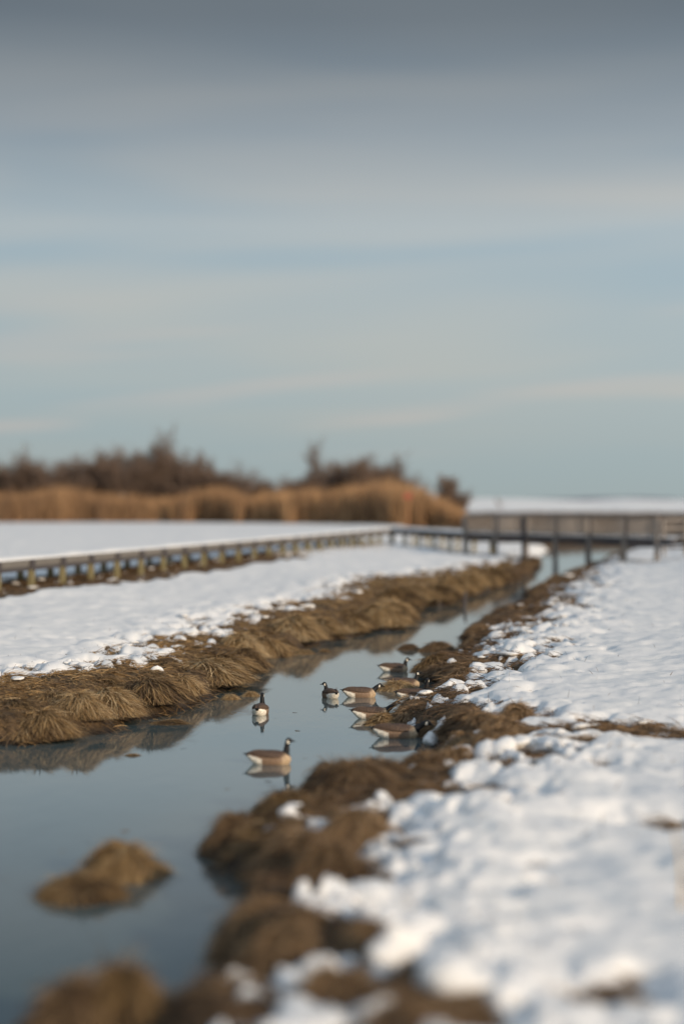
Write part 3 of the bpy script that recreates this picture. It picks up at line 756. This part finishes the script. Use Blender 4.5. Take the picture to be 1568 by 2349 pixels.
# deck boards: one plank each where they can be told apart, in the near part of the run
plank_me = None
a0 = bw(58); bb = pB; Ld = float(np.hypot(*(bb - a0))); npl = 290; 
bm = box_np(0, 0, 0, .21, WID + .02, .04, 0, .004); plank_me = bpy.data.meshes.new('plank'); bm.to_mesh(plank_me); bm.free(); plank_me.materials.append(m_fascia)
for i in range(npl):
    p = a0 + vv * (i + .5) * .225 - bn * WID / 2
    o = bpy.data.objects.new('plank', plank_me); C.objects.link(o); o.parent = walk
    o.location = (p[0] - org[0], p[1] - org[1], DECK + .007); o.rotation_euler = (0, 0, bang)
for a_, b__ in ((bw(Dp - step * (len(posts) - 1)) if False else posts[0], a0), (a0 + vv * npl * .225, pB)):
    beam('deck', walk, org, a_ - bn * WID / 2, b__ - bn * WID / 2, DECK - .013, DECK + .027, WID + .02, m_fascia)
snow_strip('snow_cover', walk, org, posts[0] - bn * WID / 2, pB - bn * WID / 2, DECK + .03, WID - .04, 3)
# last run of the walk, from the corner to the bridge
v2 = (pC - pB) / np.hypot(*(pC - pB)); n2_ = np.array([v2[1], -v2[0]])
if n2_[1] > 0: n2_ = -n2_
L2 = float(np.hypot(*(pC - pB))); k2 = int(L2 / 3.2)
for i in range(k2 + 1):
    p = along(pB, pC, i / k2); gz_ = float(ground_z(p[0], p[1])[0][0])
    for s in (0, -WID): post('post', walk, org, p + n2_ * (s + .02), gz_ - .4, DECK - .25, .19, m_post, math.atan2(v2[1], v2[0]))
beam('fascia_board', walk, org, pB, pC, DECK - .30, DECK - .0, .06, m_dark)
beam('fascia_board', walk, org, pB - n2_ * WID, pC - n2_ * WID, DECK - .30, DECK - .0, .06, m_dark)
beam('deck', walk, org, pB - n2_ * WID / 2, pC - n2_ * WID / 2, DECK + .002, DECK + .04, WID, m_fascia)
snow_strip('snow_cover', walk, org, pB - n2_ * WID / 2, pC - n2_ * WID / 2, DECK + .04, WID - .04, 5)

# footbridge
v3 = (pE - pC) / np.hypot(*(pE - pC)); n3 = np.array([v3[1], -v3[0]])
if n3[1] > 0: n3 = -n3
BW = 1.8; ang3 = math.atan2(v3[1], v3[0])
borg = along(pC, pE, .5); br = empty('footbridge', (borg[0], borg[1], 0)); tag(br, 'wooden footbridge with picket railings on tall posts across the creek', 'footbridge')
Lb = float(np.hypot(*(pE - pC)))
for s in (0, -BW):
    beam('girder', br, borg, pC + n3 * s, pE + n3 * s, DECK - .30, DECK - .01, .12, m_dark)
    beam('top_rail', br, borg, pC + n3 * s, along(pC, pE, .94) + n3 * s, DECK + 1.02, DECK + 1.09, .14, m_rail)
    beam('bottom_rail', br, borg, pC + n3 * s, along(pC, pE, .94) + n3 * s, DECK + .10, DECK + .17, .07, m_rail)
    bmz = bmesh.new()
    tt = 0.1
    while tt < Lb * .94:
        p = pC + v3 * tt + n3 * s
        b1 = box_np(p[0] - borg[0], p[1] - borg[1], DECK + .595, .05, .04, .85, ang3)
        tmp = bpy.data.meshes.new('t'); b1.to_mesh(tmp); b1.free(); bmz.from_mesh(tmp); bpy.data.meshes.remove(tmp)
        tt += .20
    o = bm_obj('pickets', bmz, br, m_rail); o['kind'] = 'stuff'
for k in range(80):
    p = pC + v3 * (k + .5) * (Lb / 80) - n3 * BW / 2
    if k == 0:
        bm = box_np(0, 0, 0, Lb / 80 - .015, BW + .08, .045, 0, .004); pm2 = bpy.data.meshes.new('plank'); bm.to_mesh(pm2); bm.free(); pm2.materials.append(m_rail)
    o = bpy.data.objects.new('plank', pm2); C.objects.link(o); o.parent = br; o.location = (p[0] - borg[0], p[1] - borg[1], DECK + .018); o.rotation_euler = (0, 0, ang3)
for t in (.0, .17, .32, .48, .64, .80, .94):
    p = along(pC, pE, t)
    for s in (.12, -BW - .12):
        q = p + n3 * s; gz_ = float(ground_z(q[0], q[1])[0][0])
        post('post', br, borg, q, min(gz_, 0) - .5, DECK + .10 if t in (.17, .48, .64, .80) and s > 0 else DECK + 1.0, .20, m_rail if t not in (.32,) else m_dark, ang3)
        if s > 0 and 0 < t < .9: post('rail_post', br, borg, p + n3 * .0, DECK, DECK + 1.12, .10, m_dark, ang3)
    beam('cross_beam', br, borg, p + n3 * .0, p - n3 * (BW + .0), DECK - .48, DECK - .37, .14, m_dark)
snow_strip('snow_cover', br, borg, pC - n3 * BW / 2, pE - n3 * BW / 2, DECK + .045, BW - .3, 9)
# short end railing on the landing, right of the bridge
p0 = along(pC, pE, .96); p1 = p0 + np.array([3.6, 2.0])
er = empty('landing_rail', (p0[0], p0[1], 0)); tag(er, 'pale short railing on the landing right of the footbridge', 'railing')
for s in range(4):
    p = along(p0, p1, s / 3); post('post', er, p0, p, 1.0, DECK + 1.0, .12, m_rail, .4)
beam('top_rail', er, p0, p0, p1, DECK + .92, DECK + 1.0, .06, m_rail)
beam('middle_rail', er, p0, p0, p1, DECK + .5, DECK + .58, .04, m_rail)
# stub in the creek
X, Y, _ = P(1065, 1393, 0)
bm = bmesh.new(); bmesh.ops.create_cone(bm, segments=10, radius1=.07, radius2=.055, depth=.75, cap_ends=True)
for v in bm.verts: v.co.x += v.co.z * .08; v.co.z += .15 + (.03 * math.sin(v.co.x * 60) if v.co.z > .3 else 0)
tag(bm_obj('wooden_stake', bm, None, m_dark, (X, Y, 0)), 'short dark wooden stake standing in the creek at mid distance', 'stake')

# ------------------------------------------------------------------ snow lumps
def lump_mesh(name, seed):
    bm = bmesh.new(); bmesh.ops.create_icosphere(bm, subdivisions=3, radius=1)
    r = random.Random(seed); o = (r.uniform(0, 50), r.uniform(0, 50))
    for v in bm.verts:
        c = v.co; n_ = float(noise(np.array([c.x * 1.6 + o[0]]), np.array([c.y * 1.6 + c.z + o[1]]), seed)[0]); n2v = float(noise(np.array([c.x * 4 + o[0]]), np.array([c.y * 4 + c.z * 2 + o[1]]), seed)[0])
        s = .55 + .60 * n_ + .16 * n2v; c.x *= s; c.y *= s; c.z = c.z * s if c.z > 0 else c.z * s * .45
    for f in bm.faces: f.smooth = True
    me = bpy.data.meshes.new(name); bm.to_mesh(me); bm.free(); me.materials.append(m_snow); return me
LM = [lump_mesh('snow_lump', i) for i in range(5)]
for i, (x, y, z, r, h, lab) in enumerate([
    (668, 1900, .30, .18, .15, 'large rounded lump of snow on the brown grass of the right bank'),
    (632, 1925, .26, .12, .06, 'small flat snow patch just below the large lump on the right bank'),
    (545, 2300, .18, .15, .22, 'blurred snow lump at the near water edge, leftmost at the bottom'),
    (650, 2290, .26, .09, .14, 'small blurred snow lump right of the one at the near water edge'),
    (905, 2230, .48, .24, .22, 'bright blurred snow hummock in the lower foreground above a dark hollow'),
    (1050, 2290, .50, .34, .20, 'broad bright snow hummock right of the round one in the foreground'),
    (360, 1540, .50, .14, .14, 'pointed white snow lump upright on the left bank grass'),
    (322, 1590, .40, .09, .09, 'small white snow lump low on the sunlit left bank tussocks'),
    (193, 1536, .52, .22, .08, 'flat snow patch stranded on the upper edge of the left bank'),
    (160, 1532, .52, .16, .07, 'smaller snow patch left of the flat stranded one'),
    (1000, 1835, .36, .17, .13, 'snow cushion at the upper right bank beside two others'),
    (960, 1865, .36, .17, .11, 'snow cushion left of the upper one on the right bank'),
    (1075, 1745, .36, .38, .12, 'long smooth snow slab above the reddish tussock'),
    (1035, 1628, .30, .14, .12, 'broken snow block beside the shaded goose'),
    (985, 1688, .25, .14, .13, 'snow block by the bill of the bowing goose'),
    (1075, 1660, .36, .16, .10, 'crusty snow block among twigs right of the spit')]):
    X, Y, _ = P(x, y, z)
    zz = float(ground_z(X, Y)[1][0]); zz = max(z - .08, min(zz, z + .1))
    o = bpy.data.objects.new('snow_lump', LM[i % 5]); C.objects.link(o); o.location = (X, Y, zz); o.scale = (r * .8, r * .95, h * .95); o.rotation_euler = (0, 0, i * 1.3)
    tag(o, lab, 'snow lump')
# crumbs of snow scattered over the grass, one mass
x, y, gz, tz, m, d, sn, rt = scatter(9000, 12, 110, lambda x, y, m, d, sn, rt: (d > .25) & (m < .5) & (sn > -1.6) & (RNG.uniform(0, 1, len(x)) < np.where(rt, .26 * (y > 24), .38) * np.exp(np.clip(sn, -3, 0) * 1.1)), 15)
k_ = (y > 46) | (RNG.uniform(0, 1, len(x)) < .45); x, y, gz, rt = x[k_], y[k_], gz[k_], rt[k_]; n = min(len(x), 560); print('crumbs', len(x))
base_me = []
for me in LM:
    pass
ib = bmesh.new(); bmesh.ops.create_icosphere(ib, subdivisions=2, radius=1); IV = np.array([v.co[:] for v in ib.verts]); IF = np.array([[v.index for v in f.verts] for f in ib.faces]); ib.free()
Vs, Fs = [], []
for i in range(n):
    s = (.5 + .95 * noise(IV[:, 0] * 1.9 + i * 3.1, IV[:, 1] * 1.7 + IV[:, 2] * 1.3, i))[:, None]
    rr = random.choice([.03, .045, .06, .09, .13]) * random.uniform(.8, 1.3); h = rr * random.uniform(.18, .42)
    v = IV * s * np.array([rr * random.uniform(.8, 1.7), rr * random.uniform(.8, 1.4), h]); c, s_ = math.cos(i), math.sin(i)
    v = np.stack([v[:, 0] * c - v[:, 1] * s_, v[:, 0] * s_ + v[:, 1] * c, v[:, 2]], 1) + np.array([x[i], y[i], gz[i] + .02 + random.uniform(.0, .12)])
    Vs.append(v); Fs.append(IF + len(IV) * i)
o = link('snow_crumbs', npmesh('snow_crumbs', np.concatenate(Vs), [np.concatenate(Fs)]), mats=[m_snow])
tag(o, 'small clods of snow caught in the grass along both banks', 'snow', kind='stuff')
# tiny wet debris floating on the creek
x, y, gz, tz, m, d, sn, rt = scatter(2600, 18, 75, lambda x, y, m, d, sn, rt: (d < -.15) & (d > -2.5) & (RNG.uniform(0, 1, len(x)) < .12), 25)
n = len(x); ang = RNG.uniform(-.4, .4, n); d0 = np.stack([np.cos(ang), np.sin(ang), 0 * x], 1)
bl = blades(np.stack([x, y, np.full(n, .004)], 1), d0, RNG.uniform(.02, .11, n), RNG.uniform(.004, .012, n), np.zeros(n), RNG.uniform(0, .4, n))
tag(link('floating_debris', npmesh('floating_debris', bl[0], [bl[1], bl[2]], True, {'tint': bl[3]}), mats=[m_umber]), 'specks of plant litter floating on the creek', 'litter', kind='stuff')

# broken reed stalk leaning in at the right edge of the foreground
X, Y, _ = P(1556, 2105, .55)
bm = bmesh.new(); pts = [(-.005, 0, -.3), (0, 0, .2), (-.02, .02, .45), (-.055, .03, .62)]
V, q = tube_np([(pts[i], pts[i + 1], .020 - .004 * i, .016 - .004 * i) for i in range(3)], 8)
st = link('reed_stalk', npmesh('reed_stalk', V, [q], True, {'tint': np.full(len(V), .93)}), mats=[m_straw]); st.location = (X + .02, Y, float(ground_z(X, Y)[1][0]))
tag(st, 'pale broken reed stalk standing in the snow at the right edge', 'stalk')

# ------------------------------------------------------------------ geese
RINGS = [(-.350, .012, .125, .138), (-.31, .045, .080, .152), (-.25, .085, .015, .168), (-.17, .118, -.035, .186), (-.06, .142, -.075, .198), (.04, .150, -.085, .202),
         (.13, .142, -.080, .194), (.20, .122, -.060, .178), (.255, .090, -.030, .158), (.290, .055, .005, .130), (.308, .018, .045, .085)]
def loft(rings, seg=20):
    """rings: (center, side vector, up vector)"""
    V = []
    for c, s, u_ in rings:
        for k in range(seg):
            a = 2 * math.pi * k / seg; V.append(np.array(c) + np.array(s) * math.cos(a) + np.array(u_) * math.sin(a))
    n = len(rings)
    q = [(i * seg + k, i * seg + (k + 1) % seg, (i + 1) * seg + (k + 1) % seg, (i + 1) * seg + k) for i in range(n - 1) for k in range(seg)]
    return np.array(V), q, [tuple(range(seg))[::-1], tuple((n - 1) * seg + k for k in range(seg))]
def add_shell(bm, V, q, caps):
    vs = [bm.verts.new(v) for v in V]
    for f in q: bm.faces.new([vs[i] for i in f])
    for f in caps: bm.faces.new([vs[i] for i in f])
def cr(pts, n):
    pts = [np.array(p, float) for p in pts]; pts = [2 * pts[0] - pts[1]] + pts + [2 * pts[-1] - pts[-2]]; out = []
    m = len(pts) - 3
    for i in range(n + 1):
        t = i / n * m; k = min(int(t), m - 1); t -= k; p0, p1, p2, p3 = pts[k:k + 4]
        out.append(.5 * (2 * p1 + (p2 - p0) * t + (2 * p0 - 5 * p1 + 4 * p2 - p3) * t * t + (3 * p1 - p0 - 3 * p2 + p3) * t ** 3))
    return np.array(out)
def make_goose(loc, heading, neck, head_yaw, label, size=1.0, head_pitch=0.0, z=0.0, shade=1.0, roll=0.0):
    """neck: control points from breast to head centre in the goose's own frame (x ahead, y left, z up)"""
    root = empty('canada_goose', (loc[0], loc[1], z), heading); root.scale = (size,) * 3
    tag(root, label, 'goose', 'geese on the creek')
    bm = bmesh.new()
    V, q, caps = loft([((x, 0, (zb + zt) / 2), (0, w, 0), (0, 0, (zt - zb) / 2)) for x, w, zb, zt in RINGS], 22)
    add_shell(bm, V, q, caps)
    path = cr(neck, 16); T = len(path); rad = np.interp(np.linspace(0, 1, T), [0, .2, .45, .8, 1], [.078, .062, .045, .037, .036])
    rg = []
    for i in range(T):
        d = path[min(i + 1, T - 1)] - path[max(i - 1, 0)]; d /= np.linalg.norm(d)
        s = np.cross(d, (0, 0, 1.)); s = s / np.linalg.norm(s) if np.linalg.norm(s) > .2 else np.array((0, 1., 0)); u_ = np.cross(s, d)
        rg.append((path[i], s * rad[i], u_ * rad[i]))
    V, q, caps = loft(rg, 14); add_shell(bm, V, q, caps)
    hc = np.array(neck[-1], float)
    R = Matrix.Rotation(head_yaw, 3, 'Z') @ Matrix.Rotation(head_pitch, 3, 'Y')
    def hp(x, y, z_): return hc + np.array(R @ Vector((x, y, z_)))
    hr = [(-.044, .014, .014, .000), (-.032, .028, .029, .001), (-.010, .036, .038, .004), (.012, .036, .038, .005), (.032, .029, .030, .002), (.048, .018, .019, -.003), (.056, .009, .010, -.006)]
    hs = np.array(R @ Vector((0, 1, 0))); hu = np.array(R @ Vector((0, 0, 1)))
    V, q, caps = loft([(hp(a, 0, zc), hs * w, hu * h_) for a, w, h_, zc in hr], 14); add_shell(bm, V, q, caps)
    bmesh.ops.recalc_face_normals(bm, faces=bm.faces)
    me = bpy.data.meshes.new('tmp'); bm.to_mesh(me); bm.free()
    tmp = bpy.data.objects.new('tmp', me); C.objects.link(tmp)
    md = tmp.modifiers.new('r', 'REMESH'); md.mode = 'VOXEL'; md.voxel_size = .0085
    ms = tmp.modifiers.new('s', 'SMOOTH'); ms.factor = .5; ms.iterations = 4
    dg = bpy.context.evaluated_depsgraph_get(); dg.update()
    body = bpy.data.meshes.new_from_object(tmp.evaluated_get(dg)); bpy.data.objects.remove(tmp); bpy.data.meshes.remove(me)
    n = len(body.vertices); co = np.empty(n * 3, np.float32); body.vertices.foreach_get('co', co); co = co.reshape(-1, 3)
    # plumage by region
    x, y, zz = co.T
    hn = noise(x * 30, y * 30 + zz * 25, 3) - .5
    back = np.array((.085, .054, .038)); flank = np.array((.215, .145, .097)); breast = np.array((.46, .35, .23)); white = np.array((.86, .81, .70)); black = np.array((.013, .014, .016))
    tb = sstep(.10, .15, zz + .03 * hn)[:, None]
    colr = flank * (1 - tb) + back * tb
    fb = (sstep(.16, .27, x + .03 * hn + (.10 - zz) * .35))[:, None]; colr = colr * (1 - fb) + breast * fb
    wv = (x < -.095 + .02 * hn) & (zz < .085 + (-.10 - x) * .25 + .012 * hn) & (zz < .135); colr[wv] = white
    colr[(x < -.325)] = black
    dist = np.full(n, 9.0); ti = np.zeros(n, int)
    for i in range(T):
        dd = np.linalg.norm(co - path[i], axis=1) - rad[i]; m_ = dd < dist; dist = np.where(m_, dd, dist); ti = np.where(m_, i, ti)
    nk = (dist < .012) & (ti / (T - 1) > .20 + .03 * hn); colr[nk] = black
    hl = (co - hc) @ np.array(R)   # into the head's frame
    hd = (np.linalg.norm(hl / np.array([.06, .04, .042]), axis=1) < 1.15); colr[hd] = black
    chin = (hl[:, 0] > -.022) & (hl[:, 0] < .002 - .35 * hl[:, 2]) & (hl[:, 2] < .008) & (hl[:, 2] > -.038) & (np.linalg.norm(hl, axis=1) < .058) & ((np.abs(hl[:, 1]) > .012) | (hl[:, 2] < -.015))
    colr[chin] = white
    a_ = body.attributes.new('col', 'FLOAT_COLOR', 'POINT'); a_.data.foreach_set('color', np.concatenate([colr, np.ones((n, 1))], 1).astype(np.float32).ravel())
    body.polygons.foreach_set('use_smooth', np.ones(len(body.polygons), bool)); body.name = 'body'
    link('body', body, root, [m_goose])
    # folded wings
    for s in (1, -1):
        rg = []
        for t in np.linspace(0, 1, 12):
            xx = .17 - .50 * t; w = .016 + .006 * math.sin(math.pi * t); hgt = .050 * (math.sin(math.pi * min(1, t * .86 + .12)) ** .6) + .004
            hw = float(np.interp(xx, [r_[0] for r_ in RINGS], [r_[1] for r_ in RINGS])); zt = float(np.interp(xx, [r_[0] for r_ in RINGS], [r_[3] for r_ in RINGS])); zb = float(np.interp(xx, [r_[0] for r_ in RINGS], [r_[2] for r_ in RINGS]))
            yc = hw * (.80 - .35 * t ** 2) ; zc = (zt + zb) / 2 + (zt - zb) / 2 * (.50 + .42 * t ** 1.5)
            if xx < -.26: yc = .03; zc = .150 - (-.26 - xx) * .1
            tilt = math.radians(42 + 22 * t)
            rg.append(((xx, s * yc, zc), (0, s * w * math.sin(tilt), w * math.cos(tilt)), (0, -s * hgt * math.cos(tilt) * -1 * -1, hgt * math.sin(tilt))))
        V, q, caps = loft(rg, 12); bm = bmesh.new(); add_shell(bm, V, q, caps); bmesh.ops.recalc_face_normals(bm, faces=bm.faces)
        for f in bm.faces: f.smooth = True
        bm_obj('wing', bm, root, m_wing)
    rg = [((-.26 - .125 * t, 0, .135 + .012 * t), (0, .045 + .018 * math.sin(t * 2.2) - .03 * t ** 3, 0), (0, 0, .014 - .010 * t)) for t in np.linspace(0, 1, 6)]
    V, q, caps = loft(rg, 12); bm = bmesh.new(); add_shell(bm, V, q, caps); bmesh.ops.recalc_face_normals(bm, faces=bm.faces)
    bm_obj('tail', bm, root, m_black)
    V, q, caps = loft([(hp(.048, 0, -.004), hs * .014, hu * .015), (hp(.070, 0, -.009), hs * .012, hu * .010), (hp(.090, 0, -.013), hs * .010, hu * .006), (hp(.102, 0, -.016), hs * .005, hu * .003)], 10)
    bm = bmesh.new(); add_shell(bm, V, q, caps); bmesh.ops.recalc_face_normals(bm, faces=bm.faces)
    for f in bm.faces: f.smooth = True
    bm_obj('bill', bm, root, m_black)
    for s in (1, -1):
        bm = bmesh.new(); bmesh.ops.create_icosphere(bm, subdivisions=2, radius=.005); bm_obj('eye', bm, root, m_black, tuple(hp(.022, s * .0285, .010)))
    return root
UP = [(.17, 0, .08), (.235, 0, .15), (.245, 0, .21), (.250, 0, .27), (.275, 0, .335)]
def at(x, y, z=0): return P(x, y, z)
X, Y, _ = at(618, 1752); make_goose((X, Y), math.radians(-3), UP, 0.0, 'nearest goose swimming alone in open water, seen side on facing right', 1.0)
X, Y, _ = at(596, 1640); make_goose((X, Y + .1), math.radians(83), [(.17, 0, .08), (.235, 0, .15), (.235, 0, .21), (.235, 0, .27), (.245, 0, .33)], 0.1, 'goose seen from behind with its neck straight up, farthest left on the water', .98)
X, Y, _ = at(758, 1602); make_goose((X, Y + .1), math.radians(112), [(.16, 0, .08), (.215, 0.01, .14), (.21, 0.02, .19), (.21, 0.03, .235), (.215, .05, .275)], math.radians(55), 'goose seen from behind in mid creek turning its head to the left', .92)
X, Y, _ = at(825, 1599); make_goose((X, Y), math.radians(2), [(.18, 0, .08), (.26, 0, .13), (.30, 0, .17), (.34, 0, .205), (.385, 0, .225)], 0.0, 'goose leaning its black neck forward behind the straw heap', 1.0, .15)
X, Y, _ = at(903, 1541); make_goose((X, Y), math.radians(3), [(.17, 0, .08), (.235, 0, .14), (.25, 0, .19), (.265, 0, .235), (.30, 0, .275)], -.1, 'farthest goose facing right in clear water above the straw heap', 1.0)
X, Y, _ = at(927, 1577); make_goose((X, Y), math.radians(2), [(.17, 0, .08), (.235, 0, .15), (.245, 0, .20), (.25, 0, .25), (.285, 0, .30)], -.2, 'goose half hidden behind the straw heap with head raised and white cheek lit', 1.0)
X, Y, _ = at(948, 1612); make_goose((X, Y), math.radians(8), [(.17, 0, .08), (.235, 0, .15), (.25, 0, .22), (.255, 0, .29), (.26, 0, .35)], 1.2, 'shaded goose close under the snowy bank with its neck upright', 1.0, z=.07)
X, Y, _ = at(850, 1648); make_goose((X, Y), math.radians(5), [(.18, 0, .08), (.27, 0, .13), (.34, 0, .18), (.41, 0, .23), (.46, 0, .26)], 0.0, 'goose with only its rear showing beyond the grass of the spit, head stretched ahead', 1.0, z=.01)
X, Y, _ = at(908, 1692); make_goose((X, Y), math.radians(-4), [(.18, 0, .08), (.27, 0, .12), (.33, 0, .16), (.385, -.01, .195), (.44, -.02, .215)], -.1, 'large goose bowing its neck low towards the tussocks at the water edge', 1.14, .35)
